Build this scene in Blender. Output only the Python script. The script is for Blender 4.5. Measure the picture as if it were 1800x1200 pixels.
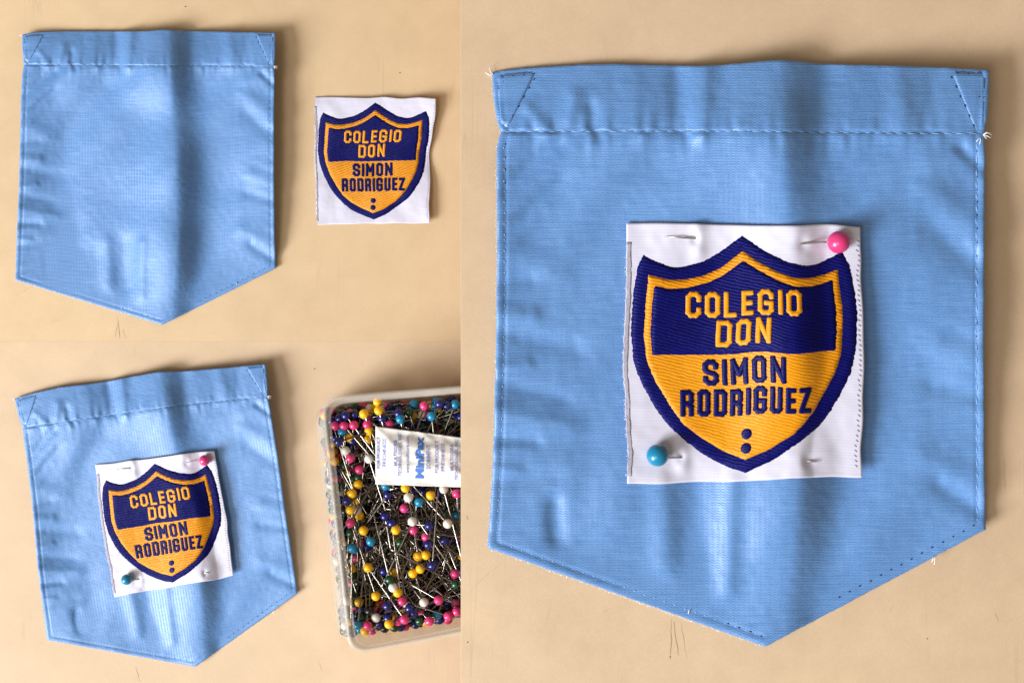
import bpy, math, random
import numpy as np
from mathutils import Vector, Matrix
from mathutils.geometry import delaunay_2d_cdt

for o in list(bpy.data.objects): bpy.data.objects.remove(o)
S = bpy.context.scene
C = S.collection
random.seed(7)
RS = np.random.RandomState(11)

# ------------------------------------------------------------ camera, light, exposure
SC = 0.00026          # metres per photo pixel (1800 wide) on the low tabletop
HC = 0.56             # camera height above the low tabletop
ZR = 0.035            # top of the raised board
cam = bpy.data.objects.new('camera', bpy.data.cameras.new('camera')); C.objects.link(cam)
cam.location = (0, 0, HC); cam.rotation_euler = (0, 0, 0)
cam.data.sensor_width = 36; cam.data.lens = 36 * HC / (1800 * SC)
cam.data.clip_start = 0.01; cam.data.clip_end = 50
S.camera = cam

w = bpy.data.worlds.new('World'); S.world = w; w.use_nodes = True
bg = w.node_tree.nodes['Background']
bg.inputs[0].default_value = (1.0, 0.82, 0.62, 1); bg.inputs[1].default_value = 0.275

AZ, EL, DIST = math.radians(32), math.radians(27), 2.6
d = Vector((-math.cos(AZ) * math.cos(EL), -math.sin(AZ) * math.cos(EL), math.sin(EL)))
key = bpy.data.lights.new('window_light', 'AREA'); key.shape = 'RECTANGLE'
key.size = 1.0; key.size_y = 1.0; key.energy = 126; key.color = (0.97, 0.985, 1.0)
ko = bpy.data.objects.new('window_light', key); C.objects.link(ko)
ko.location = d * DIST; ko.rotation_euler = d.to_track_quat('Z', 'Y').to_euler()

d2 = Vector((-0.42, -0.36, 0.83)).normalized()
top_l = bpy.data.lights.new('added_sheen_light', 'AREA'); top_l.shape = 'RECTANGLE'  # added lamp: pale sheen on folds tilted to lower left, soft fill
top_l.size = 0.9; top_l.size_y = 0.9; top_l.energy = 15; top_l.color = (1.0, 0.97, 0.93)
to_ = bpy.data.objects.new('added_sheen_light', top_l); C.objects.link(to_)
to_.location = d2 * 2.3; to_.rotation_euler = d2.to_track_quat('Z', 'Y').to_euler()

S.view_settings.view_transform = 'Standard'; S.view_settings.look = 'None'
S.view_settings.exposure = 0.0; S.view_settings.gamma = 1
S.render.resolution_x = 1024; S.render.resolution_y = 682

# ------------------------------------------------------------ helpers
def P(px, py, z=0.0):
    f = SC * (HC - z) / HC
    return ((px - 900) * f, (600 - py) * f, z)

def PA(px, py, z):
    f = SC * (HC - z) / HC
    return np.stack([(px - 900) * f, (600 - py) * f, z + 0 * px], -1)

def link(name, me, mat=None, parent=None):
    o = bpy.data.objects.new(name, me); C.objects.link(o)
    if mat and me is not None and not me.materials: me.materials.append(mat)
    if parent: o.parent = parent
    return o

def mesh(name, v, f, mat=None, parent=None, uv=None, smooth=True):
    me = bpy.data.meshes.new(name)
    me.from_pydata([tuple(map(float, q)) for q in v], [], [tuple(int(i) for i in q) for q in f])
    if uv is not None:
        lay = me.uv_layers.new(name='UVMap')
        idx = np.zeros(len(me.loops), dtype=np.int32); me.loops.foreach_get('vertex_index', idx)
        lay.data.foreach_set('uv', np.asarray(uv, dtype=np.float32)[idx].ravel())
    me.polygons.foreach_set('use_smooth', [smooth] * len(me.polygons))
    me.update()
    return link(name, me, mat, parent)

def empty(name, loc, label, cat, group=None):
    o = bpy.data.objects.new(name, None); C.objects.link(o); o.location = loc
    o.empty_display_size = 0.01
    tag(o, label, cat, group); return o

def tag(o, label, cat, group=None):
    o['label'] = label; o['category'] = cat
    if group: o['group'] = group

def attach(child, root):
    child.parent = root
    child.matrix_parent_inverse = Matrix.Translation(root.location).inverted()

def sm(x, a, b):
    t = np.clip((x - a) / (b - a), 0, 1); return t * t * (3 - 2 * t)

LAT = RS.rand(64, 256, 256).astype(np.float64) * 2 - 1
def vn(x, y, k=0):
    """smooth value noise, vectorised"""
    xi = np.floor(x).astype(int); yi = np.floor(y).astype(int)
    fx = x - xi; fy = y - yi
    fx = fx * fx * (3 - 2 * fx); fy = fy * fy * (3 - 2 * fy)
    L = LAT[k % 64]
    a = L[yi % 256, xi % 256]; b = L[yi % 256, (xi + 1) % 256]
    c = L[(yi + 1) % 256, xi % 256]; e = L[(yi + 1) % 256, (xi + 1) % 256]
    return (a * (1 - fx) + b * fx) * (1 - fy) + (c * (1 - fx) + e * fx) * fy

# ------------------------------------------------------------ materials
class NT:
    def __init__(s, name):
        s.m = bpy.data.materials.new(name); s.m.use_nodes = True
        s.t = s.m.node_tree; s.t.nodes.clear()
    def n(s, typ, ins=None, **kw):
        nd = s.t.nodes.new(typ)
        for k, v in kw.items(): setattr(nd, k, v)
        for k, v in (ins or {}).items():
            if hasattr(v, 'is_output'): s.t.links.new(v, nd.inputs[k])
            else: nd.inputs[k].default_value = v
        return nd
    def math(s, op, a, b=0.0, c=None):
        ins = {0: a, 1: b}
        if c is not None: ins[2] = c
        return s.n('ShaderNodeMath', ins, operation=op).outputs[0]
    def mix(s, f, a, b, mode='MIX'):
        nd = s.n('ShaderNodeMix', {0: f, 6: a, 7: b}, data_type='RGBA', blend_type=mode)
        return nd.outputs[2]
    def ramp(s, f, stops):
        nd = s.n('ShaderNodeValToRGB', {0: f}); r = nd.color_ramp
        while len(r.elements) < len(stops): r.elements.new(0.5)
        for e, (p, c) in zip(r.elements, stops):
            e.position = p; e.color = c if len(c) == 4 else (*c, 1)
        return nd.outputs[0]
    def noise(s, vec, scale, detail=2, rough=0.5):
        return s.n('ShaderNodeTexNoise', {'Vector': vec, 'Scale': scale, 'Detail': detail, 'Roughness': rough}).outputs[0]
    def mapping(s, vec, scale=(1, 1, 1), rot=(0, 0, 0)):
        return s.n('ShaderNodeMapping', {'Vector': vec, 'Scale': scale, 'Rotation': rot}).outputs[0]
    def bump(s, h, strength, dist, normal=None):
        ins = {'Height': h, 'Strength': strength, 'Distance': dist}
        if normal is not None: ins['Normal'] = normal
        return s.n('ShaderNodeBump', ins).outputs[0]
    def out(s, sh):
        s.n('ShaderNodeOutputMaterial', {0: sh}); return s.m
    def prin(s, **k):
        ins = {a.replace('_', ' '): b for a, b in k.items()}
        return s.n('ShaderNodeBsdfPrincipled', ins).outputs[0]

def rgb(c): return (*c, 1)

def m_plain(name, col, rough=0.5, metal=0.0, spec=0.5, coat=0.0, sheen=0.0):
    t = NT(name)
    return t.out(t.prin(Base_Color=rgb(col), Roughness=rough, Metallic=metal, Specular_IOR_Level=spec, Coat_Weight=coat, Sheen_Weight=sheen))

def m_table(name, col, seed):
    t = NT(name)
    co = t.n('ShaderNodeTexCoord').outputs['Object']
    v = t.n('ShaderNodeVectorMath', {0: co, 1: (seed, seed * 2.3, 0)}, operation='ADD').outputs[0]
    big = t.noise(v, 9, 3); mid = t.noise(v, 70, 4, 0.6); fine = t.noise(v, 1700, 2, 0.7)
    c = t.mix(t.math('MULTIPLY', t.math('SUBTRACT', big, 0.5), 0.9), rgb(col), rgb((col[0] * 1.12, col[1] * 1.10, col[2] * 0.98)))
    dk = t.ramp(big, [(0.35, (0.95, 0.94, 0.93)), (0.65, (1.02, 1.02, 1.02))])
    c = t.mix(1.0, c, dk, 'MULTIPLY')
    c = t.mix(1.0, c, t.ramp(mid, [(0.3, (0.955, 0.95, 0.945)), (0.7, (1.03, 1.03, 1.03))]), 'MULTIPLY')
    c = t.mix(1.0, c, t.ramp(fine, [(0.25, (0.93, 0.93, 0.93)), (0.75, (1.05, 1.05, 1.05))]), 'MULTIPLY')
    # hairline wear: stretched noise, thresholded to thin lines
    for ang, k in ((0.55, 1), (2.2, 2), (1.35, 3)):
        mv = t.mapping(v, (90, 3.2, 1), (0, 0, ang))
        n1 = t.noise(mv, 1.6, 2, 0.4)
        line = t.math('ABSOLUTE', t.math('SUBTRACT', n1, 0.5))
        gate = t.ramp(t.noise(v, 16 + 5 * k, 2), [(0.60, (0, 0, 0)), (0.70, (1, 1, 1))])
        f = t.math('MULTIPLY', t.ramp(line, [(0.0, (1, 1, 1)), (0.012, (0, 0, 0))]), gate)
        c = t.mix(t.math('MULTIPLY', f, 0.16), c, rgb((col[0] * 0.35, col[1] * 0.30, col[2] * 0.25)))
    # dust specks
    vor = t.n('ShaderNodeTexVoronoi', {'Vector': v, 'Scale': 95.0}).outputs[0]
    sp = t.ramp(vor, [(0.0, (1, 1, 1)), (0.035, (0, 0, 0))])
    sg = t.ramp(t.noise(v, 60, 1), [(0.62, (0, 0, 0)), (0.66, (1, 1, 1))])
    c = t.mix(t.math('MULTIPLY', t.math('MULTIPLY', sp, sg), 0.5), c, rgb((0.12, 0.09, 0.06)))
    nb = t.bump(t.noise(v, 420, 3, 0.6), 0.05, 0.0006)
    return t.out(t.prin(Base_Color=c, Roughness=t.ramp(mid, [(0.3, (0.42,) * 3), (0.7, (0.56,) * 3)]), Specular_IOR_Level=0.32, Normal=nb))

def m_cloth(name, dark, light, pitch=4.6):
    """plain woven cotton-poly; UV holds cloth pixels / 1000"""
    t = NT(name)
    uv = t.n('ShaderNodeUVMap').outputs[0]
    wob = t.n('ShaderNodeTexNoise', {'Vector': uv, 'Scale': 14.0, 'Detail': 2.0}).outputs[1]
    uvw = t.n('ShaderNodeVectorMath', {0: t.n('ShaderNodeVectorMath', {0: wob, 1: (0.5, 0.5, 0.5)}, operation='SUBTRACT').outputs[0], 1: (0.006, 0.006, 0)}, operation='MULTIPLY').outputs[0]
    v = t.n('ShaderNodeVectorMath', {0: uv, 1: uvw}, operation='ADD').outputs[0]
    sx = t.n('ShaderNodeSeparateXYZ', {0: v})
    k = 2 * math.pi * 1000 / pitch
    row = t.math('SINE', t.math('MULTIPLY', sx.outputs[1], k))
    colm = t.math('SINE', t.math('MULTIPLY', sx.outputs[0], k * 0.5))
    weave = t.math('ADD', t.math('MULTIPLY', t.math('MULTIPLY', row, colm), 0.55), t.math('MULTIPLY', row, 0.45))
    slub_h = t.noise(t.mapping(v, (14, 330, 1)), 1.0, 2, 0.6)      # weft streaks
    slub_v = t.noise(t.mapping(v, (330, 18, 1)), 1.0, 2, 0.6)
    grain = t.noise(v, 300, 2, 0.7)
    hgt = t.math('ADD', t.math('ADD', weave, t.math('MULTIPLY', slub_h, 0.9)), t.math('ADD', t.math('MULTIPLY', slub_v, 0.5), t.math('MULTIPLY', grain, 0.9)))
    f = t.math('ADD', t.math('MULTIPLY', weave, 0.22), t.math('ADD', t.math('MULTIPLY', t.math('SUBTRACT', slub_h, 0.5), 1.1), t.math('ADD', t.math('MULTIPLY', t.math('SUBTRACT', grain, 0.5), 1.0), 0.5)))
    c = t.mix(t.n('ShaderNodeClamp', {0: f}).outputs[0], rgb(dark), rgb(light))
    patch = t.noise(uv, 5.0, 3)
    c = t.mix(1.0, c, t.ramp(patch, [(0.3, (0.93, 0.95, 0.97)), (0.7, (1.05, 1.03, 1.02))]), 'MULTIPLY')
    nb = t.bump(hgt, 0.30, 0.00018)
    return t.out(t.prin(Base_Color=c, Roughness=0.44, Specular_IOR_Level=0.6, Sheen_Weight=0.15, Sheen_Roughness=0.5, Normal=nb))

def m_satin(name, col, col2, period, ang, bs=0.5, stretch=(8, 190), rough=0.42, amp=0.5, spec=0.5):
    """embroidered thread: parallel stitches with a twill slant; UV = template px / 1000"""
    t = NT(name)
    uv = t.n('ShaderNodeUVMap').outputs[0]
    mv = t.mapping(uv, (1, 1, 1), (0, 0, ang))
    wob = t.math('MULTIPLY', t.math('SUBTRACT', t.noise(uv, 60, 2), 0.5), 0.006)
    y = t.math('ADD', t.n('ShaderNodeSeparateXYZ', {0: mv}).outputs[1], wob)
    s1 = t.math('SINE', t.math('MULTIPLY', y, 2 * math.pi * 1000 / period))
    th = t.noise(t.mapping(uv, (stretch[0], stretch[1], 1), (0, 0, ang * 0.5)), 1.6, 3, 0.65)
    br = t.noise(uv, 140, 2, 0.6)
    h = t.math('ADD', t.math('MULTIPLY', s1, amp), t.math('ADD', t.math('MULTIPLY', th, 1.6), t.math('MULTIPLY', br, 0.8)))
    f = t.n('ShaderNodeClamp', {0: t.math('MULTIPLY', t.math('ADD', h, -0.6), 0.5)}).outputs[0]
    c = t.mix(f, rgb(col), rgb(col2))
    nb = t.bump(h, bs, 0.00030)
    return t.out(t.prin(Base_Color=c, Roughness=rough, Specular_IOR_Level=spec, Normal=nb))

def m_label():
    t = NT('white_satin_ribbon')
    uv = t.n('ShaderNodeUVMap').outputs[0]
    sy = t.n('ShaderNodeSeparateXYZ', {0: uv}).outputs[1]
    row = t.math('SINE', t.math('MULTIPLY', sy, 2 * math.pi * 1000 / 5.2))
    th = t.noise(t.mapping(uv, (10, 300, 1)), 1.0, 2, 0.6)
    gr = t.noise(uv, 260, 2, 0.7)
    h = t.math('ADD', t.math('MULTIPLY', row, 0.14), t.math('ADD', th, t.math('MULTIPLY', gr, 0.5)))
    c = t.mix(t.n('ShaderNodeClamp', {0: t.math('MULTIPLY', h, 0.55)}).outputs[0], rgb((0.54, 0.535, 0.66)), rgb((0.70, 0.695, 0.83)))
    return t.out(t.prin(Base_Color=c, Roughness=0.40, Specular_IOR_Level=0.5, Sheen_Weight=0.1, Normal=t.bump(h, 0.22, 0.0002)))

def m_frost(name, alpha, col, rough=0.3):
    t = NT(name)
    co = t.n('ShaderNodeTexCoord').outputs['Object']
    nb = t.bump(t.noise(co, 260, 2), 0.15, 0.0006)
    p = t.prin(Base_Color=rgb(col), Roughness=rough, Specular_IOR_Level=0.6, Normal=nb)
    tr = t.n('ShaderNodeBsdfTransparent', {0: (0.96, 0.95, 0.93, 1)}).outputs[0]
    a = t.math('ADD', t.math('MULTIPLY', t.noise(co, 45, 3), 0.25), alpha - 0.12)
    return t.out(t.n('ShaderNodeMixShader', {0: a, 1: tr, 2: p}).outputs[0])

M = {
    'cloth': m_cloth('blue_cotton', (0.060, 0.178, 0.435), (0.150, 0.326, 0.655)),
    'label': m_label(),
    'navy': m_satin('navy_twill_thread', (0.001, 0.001, 0.055), (0.003, 0.006, 0.20), 5.6, math.radians(-14), 0.52, rough=0.5, spec=0.12),
    'gold': m_satin('gold_twill_thread', (0.62, 0.22, 0.003), (0.93, 0.40, 0.006), 5.6, math.radians(-14), 0.5, spec=0.3),
    'gold_satin': m_satin('gold_satin_thread', (0.66, 0.25, 0.004), (0.95, 0.43, 0.008), 4.0, 0.15, 0.45, amp=0.25, spec=0.3),
    'navy_satin': m_satin('navy_satin_thread', (0.001, 0.001, 0.045), (0.004, 0.008, 0.18), 4.0, 0.15, 0.5, amp=0.25, spec=0.15),
    'thread_light': m_plain('pale_blue_thread', (0.34, 0.52, 0.76), 0.6),
    'thread_hem': m_plain('hem_thread', (0.27, 0.46, 0.72), 0.6),
    'thread_mid': m_plain('blue_thread', (0.16, 0.36, 0.70), 0.6),
    'thread_dark': m_plain('navy_thread', (0.006, 0.015, 0.07), 0.7),
    'fray': m_plain('white_frayed_thread', (0.85, 0.85, 0.88), 0.7),
    'overlock': m_satin('grey_overlock_thread', (0.26, 0.24, 0.34), (0.80, 0.78, 0.88), 3.6, 0.8, 0.5, stretch=(420, 420), amp=0.35),
    'purple': m_plain('purple_thread', (0.10, 0.06, 0.20), 0.6),
    'steel': m_plain('pin_steel_shaded', (0.27, 0.245, 0.215), 0.15, 1.0),  # shade painted in: steel colour darkened to deepen the box interior
    'steel_lit': m_plain('pin_steel_lit', (0.62, 0.59, 0.57), 0.25, 1.0),  # same pin steel, colour brightened for the pins lit on the badges
    'frost': m_frost('frosted_plastic', 0.22, (0.78, 0.74, 0.68)),
    'rim': m_frost('clear_plastic_rim', 0.20, (0.84, 0.80, 0.75), 0.15),
    'sachet': m_plain('sachet_paper', (0.70, 0.68, 0.66), 0.55),
    'ink': m_plain('blue_ink', (0.05, 0.16, 0.52), 0.6),
    'ink2': m_plain('violet_blue_ink', (0.16, 0.20, 0.52), 0.6),
    'scratch': m_plain('scratch_grime', (0.47, 0.335, 0.19), 0.6),
    'speck': m_plain('dark_speck', (0.05, 0.04, 0.03), 0.7),
}
PINCOL = {'navy': (0.008, 0.010, 0.12), 'pink': (0.64, 0.04, 0.18), 'yellow': (0.90, 0.47, 0.006), 'teal': (0.005, 0.20, 0.37),
          'white': (0.72, 0.69, 0.63), 'green': (0.004, 0.05, 0.018), 'black': (0.008, 0.008, 0.009)}
HEADM = {k: m_plain('pin_head_' + k, c, 0.27, 0.0, 0.5, coat=0.2) for k, c in PINCOL.items()}

# ------------------------------------------------------------ tabletops
def board(name, x0, x1, y0, y1, zt, th, col, seed, bev=0.0008):
    """x,y in metres; slab with bevelled edges"""
    v = []; f = []
    for z, i in ((zt - th, bev), (zt - bev, 0), (zt, bev)):
        v += [(x0 + i, y0 + i, z), (x1 - i, y0 + i, z), (x1 - i, y1 - i, z), (x0 + i, y1 - i, z)]
    f = [(3, 2, 1, 0), (8, 9, 10, 11)]
    for r in (0, 4):
        for k in range(4): f.append((r + k, r + (k + 1) % 4, r + 4 + (k + 1) % 4, r + 4 + k))
    o = mesh(name, v, f, m_table(name + '_surface_%d' % seed, col, seed), smooth=False)
    o['kind'] = 'structure'; return o

seamx = P(810, 0, ZR)[0]
t1 = board('tabletop', -0.50, 0.02, 0.0, 0.42, 0.0, 0.02, (0.645, 0.478, 0.298), 3, 0.00003)
t2 = board('tabletop', -0.50, 0.02, -0.42, -0.00002, 0.0, 0.02, (0.640, 0.480, 0.325), 8, 0.00003)
t3 = board('tabletop', seamx, 0.60, -0.42, 0.42, ZR, 0.008, (0.650, 0.487, 0.330), 5, 0.00008)
mesh('plinth', [(x, y, z) for z in (-0.02, ZR - 0.0082) for x, y in ((0.021, -0.40), (0.58, -0.40), (0.58, 0.40), (0.021, 0.40))],
     [(3, 2, 1, 0), (4, 5, 6, 7), (0, 1, 5, 4), (1, 2, 6, 5), (2, 3, 7, 6), (3, 0, 4, 7)], t3.data.materials[0], t3, smooth=False)

def sliver(par, pts, wd, z, mat):
    v = []; f = []
    n = len(pts)
    for i, (x, y) in enumerate(pts):
        ww = 0.6 * wd * math.sin(math.pi * (i + 0.35) / n) * random.uniform(0.6, 1.2)
        v += [P(x - ww / 2, y, z), P(x + ww / 2, y, z)]
        if i: f.append((2 * i - 2, 2 * i - 1, 2 * i + 1, 2 * i))
    return mesh('scratch', v, f, mat, par)
def wig(a, b, n, j):
    return [(a[0] + (b[0] - a[0]) * i / n + random.uniform(-j, j), a[1] + (b[1] - a[1]) * i / n) for i in range(n + 1)]
zl = 0.00012
for a, b, wd in (((206, 556), (211, 597), 1.6), ((202, 594), (206, 570), 1.2), ((214, 575), (221, 596), 0.9), ((28, 520), (60, 500), 0.8), ((76, 572), (108, 560), 0.8)):
    sliver(t1, wig(a, b, 9, 0.7), wd, zl, M['scratch'])
for a, b, wd in (((238, 1170), (246, 1199), 1.2), ((60, 1140), (78, 1125), 0.8), ((560, 1160), (566, 1180), 0.8)):
    sliver(t2, wig(a, b, 8, 0.7), wd, zl, M['scratch'])
for a, b, wd in (((1180, 1086), (1178, 1160), 2.0), ((1184, 1090), (1192, 1152), 2.6), ((1196, 1092), (1207, 1158), 1.0), ((823, 1040), (880, 988), 0.9), ((1056, 1078), (1072, 1068), 0.9),
                 ((1747, 1072), (1756, 1094), 0.8), ((1764, 800), (1768, 870), 0.9), ((1560, 1078), (1572, 1062), 0.7), ((820, 905), (822, 914), 2.2)):
    sliver(t3, wig(a, b, 10, 0.9), wd, ZR + zl, M['scratch'])
for par, z, pts in ((t1, zl, ((326, 12), (703, 128))), (t2, zl, ((553, 648),)), (t3, ZR + zl, ((1630, 1122), (1178, 1154), (822, 1128)))):
    for x, y in pts:
        c = [P(x + 1.3 * math.cos(a) * random.uniform(.6, 1.2), y + 1.0 * math.sin(a), z) for a in np.linspace(0, 2 * math.pi, 8)[:-1]]
        mesh('speck', c[::-1], [tuple(range(7))], M['speck'], par)

# ------------------------------------------------------------ pockets
def poly(pts, t):
    """sample polyline at arclength fraction t"""
    p = np.array(pts, float); L = np.r_[0, np.cumsum(np.hypot(*np.diff(p, axis=0).T))]; L /= L[-1]
    return np.stack([np.interp(t, L, p[:, 0]), np.interp(t, L, p[:, 1])], -1)
def smoothpoly(pts, n=200, k=9):
    t = np.linspace(0, 1, n); p = poly(pts, t); q = p.copy()
    w_ = np.hanning(k + 2)[1:-1]; w_ /= w_.sum()
    pad = k // 2
    for a in range(2):
        e = np.r_[2 * p[0, a] - p[1:pad + 1, a][::-1], p[:, a], 2 * p[-1, a] - p[-pad - 1:-1, a][::-1]]
        q[:, a] = np.convolve(e, w_, 'valid')
    return q

class Pocket:
    def __init__(s, top, hem, bot, lt, lb, rt, rb, apex, zb, ratio):
        s.top = smoothpoly(top); s.hem = smoothpoly(hem)
        s.lt = smoothpoly(lt); s.rt = smoothpoly(rt); s.lb = smoothpoly(lb); s.rb = smoothpoly(rb)
        # bottom: V; parameter of the apex matches the same u in every pocket
        s.bl = poly([bot[0], apex], np.linspace(0, 1, 120)); s.br = poly([apex, bot[1]], np.linspace(0, 1, 120))
        s.ua = 0.575; s.zb = zb; s.ratio = ratio
    def curve(s, c, t):
        x = np.linspace(0, 1, len(c)); return np.stack([np.interp(t, x, c[:, 0]), np.interp(t, x, c[:, 1])], -1)
    def bottom(s, u):
        a = s.curve(s.bl, np.clip(u / s.ua, 0, 1)); b = s.curve(s.br, np.clip((u - s.ua) / (1 - s.ua), 0, 1))
        return np.where((u < s.ua)[..., None], a, b)
    def coons(s, T, B, L, R, u, v):
        u_, v_ = u[..., None], v[..., None]
        z = np.zeros_like(u); o = np.ones_like(u)
        Tu = T(u); Bu = B(u); Lv = s.curve(L, v); Rv = s.curve(R, v)
        P00, P10, P01, P11 = T(z), T(o), B(z), B(o)
        return (1 - v_) * Tu + v_ * Bu + (1 - u_) * Lv + u_ * Rv - ((1 - u_) * (1 - v_) * P00 + u_ * (1 - v_) * P10 + (1 - u_) * v_ * P01 + u_ * v_ * P11)
    def pos(s, u, v):
        """v in 0..1 hem, 1..2 body"""
        u = np.asarray(u, float); v = np.asarray(v, float)
        a = s.coons(lambda t: s.curve(s.top, t), lambda t: s.curve(s.hem, t), s.lt, s.rt, u, np.clip(v, 0, 1))
        b = s.coons(lambda t: s.curve(s.hem, t), s.bottom, s.lb, s.rb, u, np.clip(v - 1, 0, 1))
        return np.where((v <= 1)[..., None], a, b)

PR = Pocket(top=[(865, 127), (900, 122), (945, 118), (1010, 114), (1075, 112), (1150, 114), (1231, 116), (1280, 113), (1320, 109), (1368, 105), (1405, 108), (1441, 112), (1555, 115), (1668, 119), (1739, 123)],
            hem=[(880, 232), (1000, 231), (1150, 230), (1320, 230), (1440, 233), (1600, 234), (1730, 235)],
            bot=[(857, 962), (1733, 930)], apex=(1346, 1136),
            lt=[(865, 127), (867, 165), (872, 205), (880, 232)], lb=[(880, 232), (873, 256), (873, 320), (874, 420), (872, 600), (867, 800), (861, 910), (857, 962)],
            rt=[(1739, 123), (1739, 165), (1735, 212), (1730, 235)], rb=[(1730, 235), (1732, 280), (1731, 400), (1730, 600), (1731, 800), (1733, 930)], zb=ZR, ratio=1.0)
PT = Pocket(top=[(39, 61), (60, 57), (101, 55), (150, 54.5), (208, 55), (254, 55), (289, 52), (318, 54), (400, 56), (484, 58)],
            hem=[(42, 114), (150, 114), (303, 115), (400, 116), (482, 117)],
            bot=[(27, 492), (485, 471)], apex=(285, 571),
            lt=[(39, 61), (39, 85), (41, 105), (42, 114)], lb=[(42, 114), (39, 130), (37, 170), (35, 260), (33, 340), (30, 401), (27, 492)],
            rt=[(484, 58), (484, 90), (482, 117)], rb=[(482, 117), (483, 140), (482, 202), (482, 340), (483, 420), (485, 471)], zb=0.0, ratio=0.52)
PB = Pocket(top=[(26, 700), (60, 690), (105, 680), (150, 675), (186, 670), (234, 661), (279, 653), (324, 652), (395, 646), (467, 639.5)],
            hem=[(40, 752), (110, 741), (192, 729), (300, 714), (390, 705), (471, 696)],
            bot=[(83, 1124), (523, 1042)], apex=(344, 1171),
            lt=[(26, 700), (30, 720), (36, 742), (40, 752)], lb=[(40, 752), (42, 775), (46, 800), (56, 880), (67, 1004), (77, 1080), (83, 1124)],
            rt=[(467, 639.5), (470, 670), (471, 696)], rb=[(471, 696), (480, 750), (491, 820), (501, 895), (513, 975), (523, 1042)], zb=0.0, ratio=0.52)

# wrinkles in template pixels: (x1,y1,x2,y2,width,height,asymmetry)
WR = [
    # main fold, steep on its right side
    (1368, 60, 1374, 300, 95, 14, 0.52), (1374, 300, 1394, 600, 110, 14, 0.60), (1394, 600, 1400, 850, 105, 14, 0.52), (1400, 850, 1372, 1150, 100, 16, 0.48),
    # hem folds
    (1010, 170, 995, 236, 15, 3.2, 1), (1040, 190, 1050, 236, 14, -3.0, 1), (1240, 100, 1235, 230, 22, 4.5, 0.8), (1190, 130, 1196, 230, 18, -4.0, 1), (1450, 110, 1440, 240, 26, -4, 1),
    (1575, 110, 1590, 230, 24, 3.0, 0.8), (1110, 120, 1120, 225, 26, 1.8, 1), (1640, 120, 1640, 225, 22, -2.0, 1), (930, 190, 962, 236, 12, 2.5, 1),
    # body diagonals from the left seam
    (1000, 236, 890, 330, 16, -2.6, 1), (1030, 250, 890, 385, 22, 2.8, 1), (985, 318, 875, 425, 17, -2.2, 1), (960, 365, 880, 445, 14, 1.6, 1),
    (1150, 300, 1010, 470, 55, -5.0, 1), (1290, 250, 1200, 420, 60, 5.0, 1), (1080, 250, 1000, 420, 40, 3.5, 1),
    # short puckers along the left edge
    (860, 548, 935, 556, 17, 3.2, 1), (860, 580, 1010, 612, 20, -2.6, 1), (860, 650, 925, 640, 13, 2.6, 1), (860, 668, 990, 700, 16, -2.2, 1), (860, 722, 1000, 748, 22, 3.0, 0.8), (860, 765, 940, 775, 13, -2.4, 1),
    (860, 822, 905, 828, 12, 2.0, 1), (860, 850, 975, 838, 16, -2.0, 1), (860, 420, 985, 480, 26, 2.6, 1), (860, 500, 930, 490, 15, -2.2, 1),
    (975, 885, 978, 940, 17, -5.0, 1), (1040, 800, 1010, 960, 45, -3.0, 1),
    # lower half, below the badge
    (1165, 850, 1172, 985, 30, 5.0, 0.8), (1285, 850, 1280, 1030, 22, 4.5, 0.8), (1225, 850, 1228, 1000, 24, -3.0, 1),
    (1470, 850, 1440, 1060, 60, -3.0, 1), (1600, 860, 1470, 1010, 50, 3.0, 1),
    # right edge
    (1732, 265, 1640, 285, 26, 4.0, 1), (1732, 300, 1690, 262, 12, -4.0, 1), (1732, 420, 1630, 330, 30, 4.0, 1), (1732, 480, 1640, 400, 24, -3.0, 1), (1732, 640, 1650, 610, 22, 3.0, 1),
    (1732, 700, 1640, 675, 18, -3.0, 1), (1732, 905, 1650, 850, 16, -3.2, 1), (1732, 850, 1620, 800, 26, 3.4, 1), (1500, 330, 1600, 250, 40, -3.0, 1),
]
WT = [  # extra broad shaping of the unbadged pocket
    (1368, 240, 1400, 1000, 130, 5, 0.6), (1180, 260, 1030, 520, 70, -6, 1), (1030, 400, 1025, 860, 60, -5, 1), (900, 300, 890, 620, 60, 4, 1),
    (1300, 300, 1340, 950, 120, 4, 0.9), (1680, 250, 1700, 800, 100, 5, 1), (1490, 300, 1510, 900, 80, -4, 1),
]
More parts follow.
